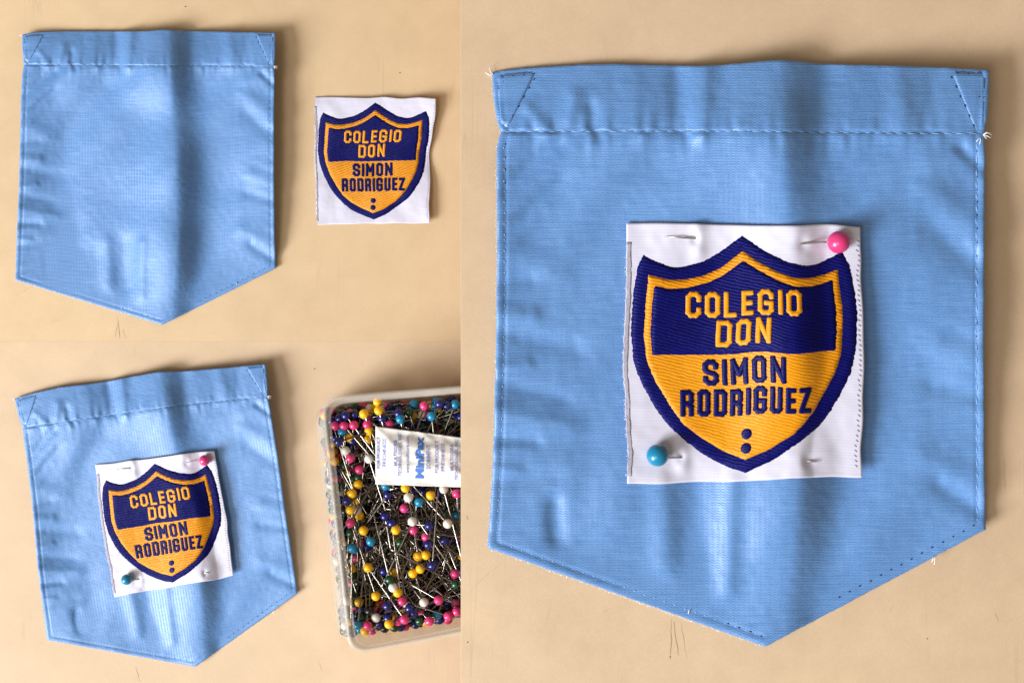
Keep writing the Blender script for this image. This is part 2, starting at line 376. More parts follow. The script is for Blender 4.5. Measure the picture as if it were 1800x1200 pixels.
def hgt(X, Y, which=0):
    """cloth height in template px above the table"""
    h = 11.0 + 0 * X
    bow = (vn(X / 160, Y / 160, 5) * 0.18 + 1) * 1.35
    U = (X - 868) / 865
    ybot = np.where(X < 1346, 962 + (X - 857) * 0.356, 1136 - (X - 1346) * 0.532)
    Vb = np.clip((ybot - Y) / 260, 0, 1)
    h = h * (0.45 + 0.55 * sm(Vb, 0, 1))
    h = h + 19 * np.where(Y < 245, sm(Y, 70, 245), np.exp(-(Y - 245) / 190)) * (0.35 + 0.65 * sm(U, 0.0, 0.25)) + 10 * np.exp(-np.clip(X - 868, 0, None) / 70) * sm(Y, 230, 330) * (0.3 + 0.7 * sm(ybot - Y, 0, 200))
    h = h + 9 * U * sm(ybot - Y, 0, 450) + 22 * np.exp(-np.clip(1735 - X, 0, None) / 150) * (0.45 + 0.55 * sm(Y, 960, 700))
    for (x1, y1, x2, y2, wd, a, asy) in WR + (WT if which == 1 else []):
        dx, dy = x2 - x1, y2 - y1; L2 = dx * dx + dy * dy
        t = ((X - x1) * dx + (Y - y1) * dy) / L2; tc = np.clip(t, 0, 1)
        ex = (np.abs(t - tc) * math.sqrt(L2)) / (wd * 1.1)
        sd = ((X - x1) * dy - (Y - y1) * dx) / math.sqrt(L2)     # >0 on the +x side for downward lines
        wloc = np.where(sd > 0, wd * asy, wd)
        h = h + a * np.exp(-(sd / wloc) ** 2) * np.exp(-ex ** 2) * bow
    # seam puckers either side of the hem line, and along the side seams
    ys = 232
    dv = np.abs(Y - ys)
    puck = vn(X / 13, 0 * X + 3 + (Y > ys) * 7, 1) + 0.9 * vn(X / 27 + (Y - ys) / 60, 0 * X + 9, 2)
    h = h + 2.3 * puck * np.exp(-(dv / 26) ** 1.3) * (1 - np.exp(-(dv / 4) ** 2)) * (1.15 - 0.5 * U)
    dl = np.clip(X - 868, 0, None); dr = np.clip(1733 - X, 0, None)
    h = h + 1.7 * vn(Y / 20 + X / 120, 0 * X + 2, 3) * np.exp(-(dl / 34) ** 1.3) + 1.5 * vn(Y / 24 - X / 90, 0 * X + 6, 4) * np.exp(-(dr / 40) ** 1.3)
    # gentle rumple
    h = h + 10.0 * vn(X / 190 + Y / 360, Y / 220 - X / 500, 6 + which * 9) + 2.0 * vn(X / 80 + Y / 140, Y / 80, 17 + which) + 0.8 * vn(X / 44 + Y / 100, Y / 60, 7) + 0.35 * vn(X / 14, Y / 17, 8)
    # hem groove
    h = h - 1.5 * np.exp(-(dv / 3.2) ** 2)
    return h

STRO = 15.0   # stitch line distance from the cloth edge, px
def edge_d(X, Y):
    """template distance to left, right, bottom-left, bottom-right edges"""
    y = np.array([127, 165, 205, 232, 256, 420, 600, 800, 910, 962]); x = np.array([865, 867, 872, 880, 873, 874, 872, 867, 861, 857])
    dl = X - np.interp(Y, y, x)
    y = np.array([123, 165, 212, 235, 280, 600, 930]); x = np.array([1739, 1739, 1735, 1730, 1732, 1730, 1733])
    dr = np.interp(Y, y, x) - X
    n1 = np.hypot(489, 174); db1 = (489 * (962 - Y) + 174 * (X - 857)) / n1
    n2 = np.hypot(387, 206); db2 = (387 * (1136 - Y) - 206 * (X - 1346)) / n2
    dt = Y - np.interp(X, PR.top[:, 0], PR.top[:, 1])
    return dl, dr, db1, db2, dt

def cloth_h(X, Y, which):
    h = hgt(X, Y, which)
    dl, dr, d1, d2, dt = edge_d(X, Y)
    de = np.minimum(np.minimum(dl, dr), np.minimum(d1, d2))
    h = h - 1.5 * np.exp(-((de - STRO) / 3.2) ** 2)
    h = h - 2.2 * np.clip(1 - np.clip(np.minimum(de, dt + 0.5), 0, None) / 4.0, 0, 1) ** 2
    return 2.8 + 1.6 * np.logaddexp(0, (h - 2.8) / 1.6)

NU, NVH, NVB = 280, 44, 280
def us(n):   # finer columns near the edges, one column exactly on the apex
    a = np.linspace(0, 1, int(n * 0.575) + 1) * 0.575; b = 0.575 + np.linspace(0, 1, n - int(n * 0.575)) * 0.425
    return np.r_[a, b[1:]]

def grid_sheet(name, X, Y, TX, TY, Hh, pk, mat, parent, thick=2.2, tri=None):
    """X,Y photo px, TX,TY template px, Hh height in template px -> closed thin sheet"""
    ny, nx = X.shape
    z = pk.zb + Hh * SC * pk.ratio
    top = PA(X, Y, z)
    bot = top.copy(); bot[..., 2] -= thick * SC * pk.ratio
    v = np.concatenate([top.reshape(-1, 3), bot.reshape(-1, 3)])
    uv = np.stack([TX, TY], -1).reshape(-1, 2) / 1000; uv = np.concatenate([uv, uv])
    i = np.arange(ny * nx).reshape(ny, nx); N = ny * nx
    q = np.stack([i[:-1, :-1], i[1:, :-1], i[1:, 1:], i[:-1, 1:]], -1).reshape(-1, 4)
    f = [q, q[:, ::-1] + N]
    loop = np.concatenate([i[0, :-1], i[:-1, -1], i[-1, :0:-1], i[:0:-1, 0]])
    nxt = np.roll(loop, -1)
    f.append(np.stack([loop, nxt, nxt + N, loop + N], -1))
    f = np.concatenate(f)
    return mesh(name, v, f, mat, parent, uv)

def tube(pts, r, n=5):
    v = []; f = []
    pts = [Vector(p) for p in pts]
    for i, p in enumerate(pts):
        t = (pts[min(i + 1, len(pts) - 1)] - pts[max(i - 1, 0)]).normalized()
        a = t.cross(Vector((0, 0, 1)));  a = a.normalized() if a.length > 1e-6 else Vector((1, 0, 0)); b = t.cross(a)
        rr = r if not isinstance(r, (list, tuple)) else r[i]
        for k in range(n):
            an = 2 * math.pi * k / n; v.append(p + (a * math.cos(an) + b * math.sin(an)) * rr)
        if i:
            o = (i - 1) * n
            for k in range(n): f.append((o + k, o + (k + 1) % n, o + n + (k + 1) % n, o + n + k))
    f.append(tuple(range(n))[::-1]); f.append(tuple(range((len(pts) - 1) * n, len(pts) * n)))
    return v, f

def merge(parts):
    v = []; f = []
    for a, b in parts:
        o = len(v); v += list(a); f += [tuple(i + o for i in q) for q in b]
    return v, f

INV = {}
def make_pocket(pk, which, label, grp):
    c = pk.pos(np.array([0.5]), np.array([1.2]))[0]
    root = empty('shirt_pocket', P(c[0], c[1], pk.zb), label, 'pocket', grp)
    u = us(NU)
    def sheet(name, vv):
        U, V = np.meshgrid(u, vv)
        Q = pk.pos(U, V); T = PR.pos(U, V)
        H = cloth_h(T[..., 0], T[..., 1], which)
        fr = 0.5 * vn(T[..., 0] / 7, T[..., 1] / 7, 12) * pk.ratio     # slightly uneven cut edge
        return grid_sheet(name, Q[..., 0] + fr, Q[..., 1] + fr, T[..., 0], T[..., 1], H, pk, M['cloth'], root)
    attach(sheet('hem_band', np.linspace(0, 1, NVH)), root)
    attach(sheet('front_panel', np.linspace(1, 2, NVB)), root)
    def at(u_, v_, dz):
        q = pk.pos(np.array([u_]), np.array([v_]))[0]; t = PR.pos(np.array([u_]), np.array([v_]))[0]
        h = float(cloth_h(np.array([t[0]]), np.array([t[1]]), which)[0]) + dz
        return P(q[0], q[1], pk.zb + h * SC * pk.ratio)
    # inverse of the template map by search, for stitches given in template px
    def inv(x, y):
        ky = (round(float(x), 3), round(float(y), 3))
        if ky in INV: return INV[ky]
        if y < 232: v_ = (y - 115) / 117; u_ = (x - 868) / 868
        else: v_ = 1.3; u_ = (x - 870) / 862
        for _ in range(30):
            q = PR.pos(np.array([u_]), np.array([v_]))[0]
            e = 1e-3
            qu = PR.pos(np.array([u_ + e]), np.array([v_]))[0]; qv = PR.pos(np.array([u_]), np.array([v_ + e]))[0]
            J = np.array([(qu - q) / e, (qv - q) / e]).T
            try: dd = np.linalg.solve(J, np.array([x, y]) - q)
            except Exception: break
            dd = np.clip(dd, -0.2, 0.2); u_ += dd[0]; v_ += dd[1]
            if abs(dd[0]) + abs(dd[1]) < 1e-5: break
        INV[ky] = (u_, v_)
        return u_, v_
    def stitches(name, lines, mat, ln, gap, r, dz, jit=0.6, kinds=None):
        parts = []; random.seed(name + str(lines[0]))
        for (a, b) in lines:
            a = np.array(a, float); b = np.array(b, float); L = np.hypot(*(b - a)); t = 0
            while t < L:
                l2 = ln * random.uniform(0.75, 1.2)
                p0 = a + (b - a) * t / L; p1 = a + (b - a) * min(1, (t + l2) / L)
                j = random.uniform(-jit, jit)
                pts = []
                for k in (0, 0.5, 1):
                    p = p0 * (1 - k) + p1 * k; p = p + np.array([-(b - a)[1], (b - a)[0]]) / L * j
                    uu, vv = inv(*p)
                    pts.append(at(min(max(uu, 0), 1), min(max(vv, 0), 2), dz + (0.6 if k == 0.5 else -0.5)))
                rr = r * SC * pk.ratio
                parts.append(tube(pts, [rr * 0.7, rr, rr * 0.7], 5))
                t += l2 + gap
        o = mesh(name, *merge(parts), mat, root); o['kind'] = 'stuff'; attach(o, root)
    hemline = [((884, 232), (1150, 230.5)), ((1150, 230.5), (1320, 230.5)), ((1320, 230.5), (1440, 233)), ((1440, 233), (1726, 235))]
    stitches('hem_stitching', hemline, M['thread_hem'], 19, 2.0, 0.6, 0.1, 0.5)
    sl = [((886, 258), (887, 420)), ((887, 420), (886, 600)), ((886, 600), (881, 800)), ((881, 800), (873, 945))]
    stitches('side_stitching', sl + [((880, 954), (1342, 1118))], M['thread_light'], 4.0, 15, 0.8, 0.0)
    stitches('side_stitching', [((1717, 250), (1716, 600)), ((1716, 600), (1718, 915))], M['thread_mid'], 15, 7, 1.1, 0.0)
    stitches('needle_hole', [((1712, 922), (1470, 1052)), ((1340, 1117), (1270, 1092))], M['thread_dark'], 3.6, 17, 1.5, -0.2, 1.2)
    stitches('needle_hole', [((884, 140), (888, 215)), ((1718, 262), (1717, 640)), ((889, 250), (888, 330))], M['thread_dark'], 7, 16, 0.8, -0.2, 0.6)
    tri = [((880, 136), (944, 130)), ((940, 138), (890, 224))]
    stitches('corner_stitching', tri + [((1672, 134), (1714, 226)), ((1722, 132), (1721, 220)), ((1680, 128), (1716, 130))], M['thread_dark'], 5.5, 13, 1.1, -0.1)
    # small turned-in triangles showing at the corners
    for tr in ([(1672, 124), (1733, 127), (1728, 226), (1716, 230)], [(872, 131), (944, 124), (892, 226), (880, 216)]):
        n = 10; X = np.zeros((n, n)); Y = np.zeros((n, n)); TX = X.copy(); TY = X.copy()
        A, B, Cc, D = [np.array(q, float) for q in tr]
        for i in range(n):
            for j in range(n):
                s_, t_ = j / (n - 1), i / (n - 1)
                q = (A * (1 - s_) + B * s_) * (1 - t_) + (D * (1 - s_) + Cc * s_) * t_
                uu, vv = inv(*q); uu = min(max(uu, 0), 1); vv = min(max(vv, 0), 2)
                x = pk.pos(np.array([uu]), np.array([vv]))[0]; X[i, j], Y[i, j] = x; TX[i, j], TY[i, j] = q
        H = cloth_h(TX, TY, which) + 0.75
        H[0] -= 0.8; H[-1] -= 0.8; H[:, 0] -= 0.7; H[:, -1] -= 0.7
        attach(grid_sheet('corner_patch', X, Y, TX, TY, H, pk, M['cloth'], root, 1.5), root)
    # loose white threads
    def fray(x, y, dx, dy, n, ln):
        for k in range(n):
            a = math.atan2(dy, dx) + random.uniform(-0.6, 0.6); l2 = ln * random.uniform(0.5, 1.1)
            uu, vv = inv(x, y); b = Vector(at(min(max(uu, 0), 1), min(max(vv, 0), 2), 0.5))
            e = SC * pk.ratio
            pts = [b, b + Vector((math.cos(a) * l2 * .5, -math.sin(a) * l2 * .5 + random.uniform(-2, 2), random.uniform(0, 2))) * e,
                   b + Vector((math.cos(a + .3) * l2, -math.sin(a + .3) * l2, random.uniform(-2, 2))) * e]
            attach(mesh('loose_thread', *tube(pts, 0.55 * e, 4), M['fray'], root), root)
    fray(868, 132, -1, -0.3, 3, 15)
    fray(1728, 237, 1, 0.05, 6, 15); fray(1722, 242, 0, 1, 2, 16)
    fray(1210, 1078, 0.05, -1, 2, 12)
    fray(1640, 978, 0.1, 1, 4, 13) if which != 1 else fray(1600, 992, 0.1, -1, 3, 10)
    # pale cut-edge fuzz along the lit left and lower-left edges
    parts = []; e = SC * pk.ratio
    for side in range(2):
        nf = 330 if side == 0 else 220
        if side == 0: uu = np.zeros(nf); vv = np.where(RS.rand(nf) > .12, 1 + RS.rand(nf), RS.rand(nf))
        else: uu = RS.rand(nf) * 0.57; vv = np.full(nf, 2.0)
        q = pk.pos(uu, vv); t = PR.pos(uu, vv); B = PA(q[:, 0], q[:, 1], pk.zb + (cloth_h(t[:, 0], t[:, 1], which) - 0.6) * e)
        for b in B:
            an = random.uniform(-2.2, 2.2) + (math.pi if side == 0 else -math.pi / 2 - 0.3); l2 = random.uniform(1.5, 4.0)
            b = Vector(b); parts.append(tube([b, b + Vector((math.cos(an) * l2, math.sin(an) * l2, random.uniform(-.5, 1.5))) * e], 0.32 * e, 3))
    o = mesh('edge_fuzz', *merge(parts), M['fray'], root); o['kind'] = 'stuff'; attach(o, root)
    return root

make_pocket(PR, 0, 'large light blue pocket with pinned school badge on the raised board', 'light blue shirt pockets')
make_pocket(PT, 1, 'plain light blue pocket without a badge, lying beside the loose badge', 'light blue shirt pockets')
make_pocket(PB, 2, 'small tilted light blue pocket with pinned badge, lying beside the pin box', 'light blue shirt pockets')

# ------------------------------------------------------------ badges
BQ = np.array([(1101, 392), (1511, 397), (1515, 838), (1103, 851)], float)   # template corners TL TR BR BL
OUTER = [(1131, 448), (1155, 461), (1184, 471), (1210, 467), (1236, 459.5), (1267.5, 441), (1305, 413), (1346, 442), (1383, 459.5), (1414.6, 467), (1435, 466), (1458, 455), (1478, 444), (1492, 468),
         (1500, 505), (1502, 557), (1500, 610), (1490, 657), (1473, 697), (1454, 730), (1433, 755), (1404, 779), (1362, 807), (1310, 830), (1278, 819), (1236, 799), (1205, 776), (1174, 745), (1151, 714),
         (1134, 678), (1121, 640), (1114, 589), (1113, 547), (1116, 495), (1122, 468)]
GOLD = [(1140, 483), (1174, 492), (1205, 491), (1236, 484), (1267.5, 469), (1306, 440), (1331, 459), (1362, 476), (1394, 487), (1425, 489), (1450, 484), (1471, 475), (1474, 505), (1477, 547), (1477, 589),
        (1474, 620), (1466, 652), (1446, 693), (1425, 728), (1394, 764), (1352, 790), (1310, 807), (1267, 789), (1226, 766), (1201, 745), (1180, 714), (1157, 674), (1142, 630), (1136, 589), (1136, 547), (1138, 510)]
FIELD = [(1149, 502), (1175, 508), (1205, 506), (1237, 498), (1268, 484), (1306, 457), (1331, 474), (1362, 491), (1394, 502), (1425, 504), (1448, 499), (1462, 494), (1466, 547), (1467, 590), (1464, 619),
         (1400, 620), (1300, 621), (1200, 623), (1151, 624), (1147, 590), (1147, 547)]
LET = [('C', 1205, 1233, 512, 558, 'g'), ('O', 1238, 1265.5, 512, 557, 'g'), ('L', 1270.5, 1294.5, 511, 557, 'g'), ('E', 1301, 1323, 510, 555, 'g'), ('G', 1329, 1358, 508.5, 555, 'g'), ('I', 1364.5, 1373.5, 508, 553, 'g'),
       ('O', 1379, 1407, 508, 554, 'g'), ('D', 1259, 1288, 561, 608.5, 'g'), ('O', 1293.5, 1320.5, 560, 607, 'g'), ('N', 1327, 1355, 558.5, 605.5, 'g'),
       ('S', 1236, 1264, 630, 677, 'n'), ('I', 1268.5, 1278, 629, 676.5, 'n'), ('M', 1283, 1314.6, 628, 676, 'n'), ('O', 1320, 1346, 627, 675, 'n'), ('N', 1351.5, 1380, 626, 674.5, 'n'),
       ('R', 1195.5, 1220, 684, 732.5, 'n'), ('O', 1224.5, 1248.5, 683, 732, 'n'), ('D', 1252.5, 1277, 682, 731.5, 'n'), ('R', 1280.5, 1304, 682, 730.5, 'n'), ('I', 1308, 1317, 681, 730, 'n'),
       ('G', 1321, 1346, 679.5, 728.5, 'n'), ('U', 1350, 1373.5, 679.5, 728, 'n'), ('E', 1377.5, 1397.5, 680, 727.5, 'n'), ('Z', 1401, 1424, 680, 727, 'n')]

def strokes(ch, w_, h_):
    c = min(w_, h_) * 0.27; W, Hh = w_, h_
    D = {
        'O': [[(c, 0), (W - c, 0), (W, c), (W, Hh - c), (W - c, Hh), (c, Hh), (0, Hh - c), (0, c), (c, 0)]],
        'C': [[(W, .26 * Hh), (W, c), (W - c, 0), (c, 0), (0, c), (0, Hh - c), (c, Hh), (W - c, Hh), (W, Hh - c), (W, .74 * Hh)]],
        'L': [[(0, 0), (0, Hh), (W, Hh)]],
        'E': [[(W, 0), (0, 0), (0, Hh), (W, Hh)], [(0, .5 * Hh), (W * .9, .5 * Hh)]],
        'G': [[(W, .24 * Hh), (W, c), (W - c, 0), (c, 0), (0, c), (0, Hh - c), (c, Hh), (W - c, Hh), (W, Hh - c), (W, .54 * Hh), (W * .55, .54 * Hh)]],
        'I': [[(0, 0), (0, Hh)]],
        'D': [[(0, 0), (W - c, 0), (W, c), (W, Hh - c), (W - c, Hh), (0, Hh), (0, 0)]],
        'N': [[(0, Hh), (0, 0), (W, Hh), (W, 0)]],
        'S': [[(W, .22 * Hh), (W, c), (W - c, 0), (c, 0), (0, c), (0, .36 * Hh), (c * .7, .46 * Hh), (W - c * .7, .56 * Hh), (W, .66 * Hh), (W, Hh - c), (W - c, Hh), (c, Hh), (0, Hh - c), (0, .78 * Hh)]],
        'M': [[(0, Hh), (0, 0), (W / 2, .62 * Hh), (W, 0), (W, Hh)]],
        'R': [[(0, Hh), (0, 0), (W - c, 0), (W, c), (W, .40 * Hh), (W - c * .8, .52 * Hh), (0, .52 * Hh)], [(W * .6, .54 * Hh), (W, .66 * Hh), (W, Hh)]],
        'U': [[(0, 0), (0, Hh - c), (c, Hh), (W - c, Hh), (W, Hh - c), (W, 0)]],
        'Z': [[(0, 0), (W, 0), (0, Hh), (W, Hh)]],
    }
    return D[ch]

def resample(pts, step, jag, seed, close=True):
    p = np.array(pts + [pts[0]], float); out = []
    for a, b in zip(p[:-1], p[1:]):
        n = max(1, int(np.hypot(*(b - a)) / step))
        for i in range(n): out.append(a + (b - a) * i / n)
    out = np.array(out)
    # Chaikin-like smoothing that keeps sharp tips
    for _ in range(3):
        prv = np.roll(out, 1, 0); nx_ = np.roll(out, -1, 0)
        d1 = out - prv; d2 = nx_ - out
        cs = (d1 * d2).sum(1) / (np.hypot(*d1.T) * np.hypot(*d2.T) + 1e-9)
        k = (cs > 0.80)[:, None]
        out = np.where(k, 0.25 * prv + 0.5 * out + 0.25 * nx_, out)
    r = np.random.RandomState(seed)
    out[:, 0] += jag * (r.rand(len(out)) - 0.5) * 2
    out[:, 1] += jag * 0.4 * (r.rand(len(out)) - 0.5) * 2
    return out

def pdist(Q, B):
    A = B; Bn = np.roll(B, -1, 0); best = np.full(len(Q), 1e9)
    for a, b in zip(A, Bn):
        e = b - a; L2 = (e * e).sum() + 1e-12
        t = np.clip(((Q - a) @ e) / L2, 0, 1); best = np.minimum(best, np.hypot(*(Q - a - t[:, None] * e).T))
    return best

def region(pts, step=5.0, jag=0.9, seed=1, grid=7.0):
    B = resample(pts, step * 0.6, jag, seed)
    x0, y0 = B.min(0); x1, y1 = B.max(0)
    gx, gy = np.meshgrid(np.arange(x0 + 3, x1, grid), np.arange(y0 + 3, y1, grid)); G = np.stack([gx.ravel(), gy.ravel()], -1)
    # inside test
    ins = np.zeros(len(G), bool); A = B; Bn = np.roll(B, -1, 0)
    for a, b in zip(A, Bn):
        cnd = (a[1] > G[:, 1]) != (b[1] > G[:, 1])
        xx = (b[0] - a[0]) * (G[:, 1] - a[1]) / (b[1] - a[1] + 1e-12) + a[0]
        ins ^= cnd & (G[:, 0] < xx)
    G = G[ins]; G = G[pdist(G, B) > 2.5]
    # ring of points just inside the rim so that the edge can roll over
    cen = B + 0; tng = np.roll(B, -3, 0) - np.roll(B, 3, 0); nr = np.stack([-tng[:, 1], tng[:, 0]], -1); nr /= np.hypot(*nr.T)[:, None] + 1e-9
    area = ((B[:, 0] * np.roll(B[:, 1], -1)) - (np.roll(B[:, 0], -1) * B[:, 1])).sum()
    if area < 0: nr = -nr
    pts_all = np.concatenate([B, G]); n = len(B)
    res = delaunay_2d_cdt([Vector(p) for p in pts_all], [], [list(range(n))], 1, 1e-5)
    V = np.array([tuple(p) for p in res[0]]); F = [tuple(f) for f in res[2]]
    Dd = pdist(V, B)
    # boundary loop for side walls
    ed = {}
    F2 = []
    for f in F:
        a = V[list(f)]
        ar = (a[1, 0] - a[0, 0]) * (a[2, 1] - a[0, 1]) - (a[2, 0] - a[0, 0]) * (a[1, 1] - a[0, 1])
        f = f if ar < 0 else f[::-1]      # y down -> clockwise in px is up-facing
        F2.append(f)
        for k in range(3): ed[(f[k], f[(k + 1) % 3])] = 1
    bd = [(a, b) for (a, b) in ed if (b, a) not in ed]
    return V, F2, Dd, bd

REG = {'shield': region(OUTER, 5, 1.1, 1), 'gold': region(GOLD, 5, 0.8, 2), 'field': region(FIELD, 5, 0.8, 3)}

def make_badge(quad, pk, which, on_cloth, label, grp, seed):
    Qd = np.array(quad, float)
    def st(x, y):
        # inverse bilinear on the template quad (nearly a rectangle: two Newton steps)
        s_ = (x - 1101) / 411.0; t_ = (y - 394) / 450.0
        for _ in range(4):
            X = (BQ[0] * ((1 - s_) * (1 - t_))[..., None] + BQ[1] * (s_ * (1 - t_))[..., None] + BQ[2] * (s_ * t_)[..., None] + BQ[3] * ((1 - s_) * t_)[..., None])
            s_ = s_ + (x - X[..., 0]) / 411.0; t_ = t_ + (y - X[..., 1]) / 450.0
        return s_, t_
    def quadpos(s_, t_):
        b = 4 * t_ * (1 - t_); b2 = 4 * s_ * (1 - s_)
        X = (Qd[0] * ((1 - s_) * (1 - t_))[..., None] + Qd[1] * (s_ * (1 - t_))[..., None] + Qd[2] * (s_ * t_)[..., None] + Qd[3] * ((1 - s_) * t_)[..., None])
        sc = pk.ratio if on_cloth else 0.515
        # edges are not straight: left bulges out mid-height, right too
        wob = (-5.0 * (1 - s_) * np.sin(math.pi * np.clip(t_ * 1.35 - .12, 0, 1)) * (1 if on_cloth else 0.2) + (7.0 * s_ * np.sin(math.pi * np.clip(t_ * 1.25 - .1, 0, 1)) if on_cloth else -10 * s_ * np.exp(-((t_ - .36) / .13) ** 2) - 9 * s_ * sm(t_, .3, .5) * sm(t_, 1.05, .8)))
        X = X + (wob * sc)[..., None] * np.array([1, 0])
        X = X + (2.2 * sc * vn(t_ * 9, s_ * 2 + seed, 50))[..., None] * np.array([1, 0]) + (2.6 * sc * vn(s_ * 7, t_ * 2 + seed, 51))[..., None] * np.array([0, 1])
        return X
    sc = pk.ratio if on_cloth else 0.515
    def bh(x, y):
        """top of ribbon in template px"""
        s_, t_ = st(x, y)
        if on_cloth:
            h = hgt(x, y, which) * 0.55 + 0.45 * hgt(x * 0 + 1180 + (x - 1180) * .6, y * 0 + 620 + (y - 620) * .6, which) * 0.8 + 5.0
            offs = ((0, 0),) if which == 0 else ((0, 0), (14, 0), (-14, 0), (0, 14), (0, -14), (10, 10), (-10, -10), (10, -10), (-10, 10))
            for ox, oy in offs: h = np.maximum(h, cloth_h(x + ox, y + oy, which) + 2.4)
            h = h + 6.5 * sm(s_, 0.80, 1.0) * (0.6 + 0.4 * sm(t_, 1.0, .8)) + 3.0 * np.exp(-(t_ / 0.06) ** 2) * (1 - np.abs(2 * s_ - 1) * .5)
            # tents and dimples where the pins pass through
            for (cx, cy, a, wd) in ((1228, 405, 6, 14), (1228, 440, 5, 14), (1222, 420, -5, 7), (1410, 428, -4, 9), (1405, 415, 4, 22), (1197, 790, 3, 10), (1199, 815, 5, 12), (1196, 803, -4, 7), (1420, 812, -5, 8), (1405, 818, 4, 22), (1450, 800, 4, 20)):
                h = h + a * np.exp(-(((x - cx) / wd) ** 2 + ((y - cy) / (wd * 1.5)) ** 2))
        else:
            h = 4.5 + 20 * s_ ** 2.2 * (0.62 + 0.38 * np.cos((t_ - .05) * 7.5)) + 5 * np.exp(-(t_ / .12) ** 2) * s_
            h = h + 2.5 * vn(x / 70, y / 60, 20) + 1.5 * vn(x / 30, y / 45, 21) * (1 - np.exp(-((s_ - .5) / .5) ** 2))
        h = h + 1.3 * vn(x / 45, y / 60, 22 + seed) * (0.4 + 0.6 * np.abs(2 * t_ - 1)) + 0.3 * vn(x / 14, y / 14, 23)
        return h
    zb = pk.zb
    def place(x, y, dz):
        s_, t_ = st(x, y); q = quadpos(s_, t_)
        return PA(q[..., 0], q[..., 1], zb + (bh(x, y) + dz) * SC * sc)
    c = Qd.mean(0)
    root = empty('school_badge', P(c[0], c[1], zb), label, 'badge', grp)
    # ribbon ground
    n = 120
    s_, t_ = np.meshgrid(np.linspace(0, 1, n), np.linspace(0, 1, n))
    TX = (BQ[0, 0] * (1 - s_) + BQ[1, 0] * s_) * (1 - t_) + (BQ[3, 0] * (1 - s_) + BQ[2, 0] * s_) * t_
    TY = (BQ[0, 1] * (1 - s_) + BQ[1, 1] * s_) * (1 - t_) + (BQ[3, 1] * (1 - s_) + BQ[2, 1] * s_) * t_
    def sheet(name, TX, TY, dz, mat, th):
        top = place(TX, TY, dz); ny, nx = TX.shape
        bot = top.copy(); bot[..., 2] -= th * SC * sc
        v = np.concatenate([top.reshape(-1, 3), bot.reshape(-1, 3)]); uv = np.stack([TX, TY], -1).reshape(-1, 2) / 1000; uv = np.concatenate([uv, uv])
        i = np.arange(ny * nx).reshape(ny, nx); N = ny * nx
        q = np.stack([i[:-1, :-1], i[1:, :-1], i[1:, 1:], i[:-1, 1:]], -1).reshape(-1, 4)
        loop = np.concatenate([i[0, :-1], i[:-1, -1], i[-1, :0:-1], i[:0:-1, 0]]); nxt = np.roll(loop, -1)
        f = np.concatenate([q, q[:, ::-1] + N, np.stack([loop, nxt, nxt + N, loop + N], -1)])
        o = mesh(name, v, f, mat, root, uv); attach(o, root); return o
    rib = sheet('ribbon', TX, TY, 0.0, M['label'], 1.6)
    # overlocked left selvedge and purple-dotted right one
    m = 70; yy = np.linspace(425, 838, m); xx = np.linspace(-1.5, 7.0, 5)
    a, b = np.meshgrid(xx, yy)
    sel = sheet('selvedge', 1103 + a + 1.3 * vn(a / 2, b / 4, 30), b, 0.45 + 0.35 * vn(a / 3, b / 4, 31), M['overlock'], 1.2)
    parts = []
    for k in range(46):
        y = 420 + k * 8.8; x = 1506 + random.uniform(-1.5, 1.5)
        pts = place(np.array([x - 2, x + 2.0]), np.array([y, y + 3.0]), 0.35)
        parts.append(tube(pts, 0.55 * SC * sc, 4))
    o = mesh('selvedge_stitching', *merge(parts), M['purple'], root); o['kind'] = 'stuff'; attach(o, root)
    # loose filaments on the left edge
    parts = []
    for k in range(60):
        y = random.uniform(425, 840); p = place(np.array([1104.0, 1104.0 - random.uniform(2, 6)]), np.array([y, y + random.uniform(-4, 4)]), 0.4)
        parts.append(tube(p, 0.30 * SC * sc, 3))
    o = mesh('selvedge_fray', *merge(parts), M['fray'], root); o['kind'] = 'stuff'; attach(o, root)
    def layer(name, key_, dz, dome, roll, mat, parent, sink=1.6):
        V, F, D, bd = REG[key_]
        pr = np.sqrt(np.clip(1 - (1 - np.clip(D / roll, 0, 1)) ** 2, 0, 1))
        top = place(V[:, 0], V[:, 1], dz + dome * pr)
        low = place(V[:, 0], V[:, 1], dz - sink)
        N = len(V); v = np.concatenate([top, low]); uv = np.concatenate([V, V]) / 1000
        f = list(F) + [(a_, a_ + N, b_ + N, b_) for a_, b_ in bd]
        me = bpy.data.meshes.new(name)
        o = mesh(name, v, f, mat, parent, uv); attach(o, root) if parent == root else None
        return o
    sh = layer('shield', 'shield', 0.2, 2.2, 8, M['navy'], root)
    gf = layer('gold_field', 'gold', 2.5, 1.5, 5, M['gold'], root)
    layer('navy_field', 'field', 4.0, 1.0, 3, M['navy'], root)
    rr_ = 4.9
    def capsule(ax, ay, bx_, by_, r, dz, tall):
        L = math.hypot(bx_ - ax, by_ - ay); ux, uy = ((bx_ - ax) / L, (by_ - ay) / L) if L > 1e-6 else (1, 0)
        al = [-r, -r * .8, -r * .4] + list(np.linspace(0, L, max(2, int(L / 6) + 1))) + [L + r * .4, L + r * .8, L + r]
        X, Y, Z, v, f = [], [], [], [], []
        lat = (-1, -.8, -.4, 0, .4, .8, 1)
        for q in al:
            ov = max(0, -q, q - L); hw = r * max(0.0, 1 - (ov / r) ** 4) ** .25
            for k in lat:
                o_ = hw * k; dd = math.hypot(o_, ov) / r
                X.append(ax + ux * q - uy * o_ + random.uniform(-.35, .35)); Y.append(ay + uy * q + ux * o_ + random.uniform(-.2, .2)); dd = max(abs(k), ov / r); Z.append(tall * (max(0, 1 - dd ** 2.6)) ** .6 - (0.8 if dd > .99 else 0))
        pts = place(np.array(X), np.array(Y), dz + np.array(Z)); nl = len(lat)
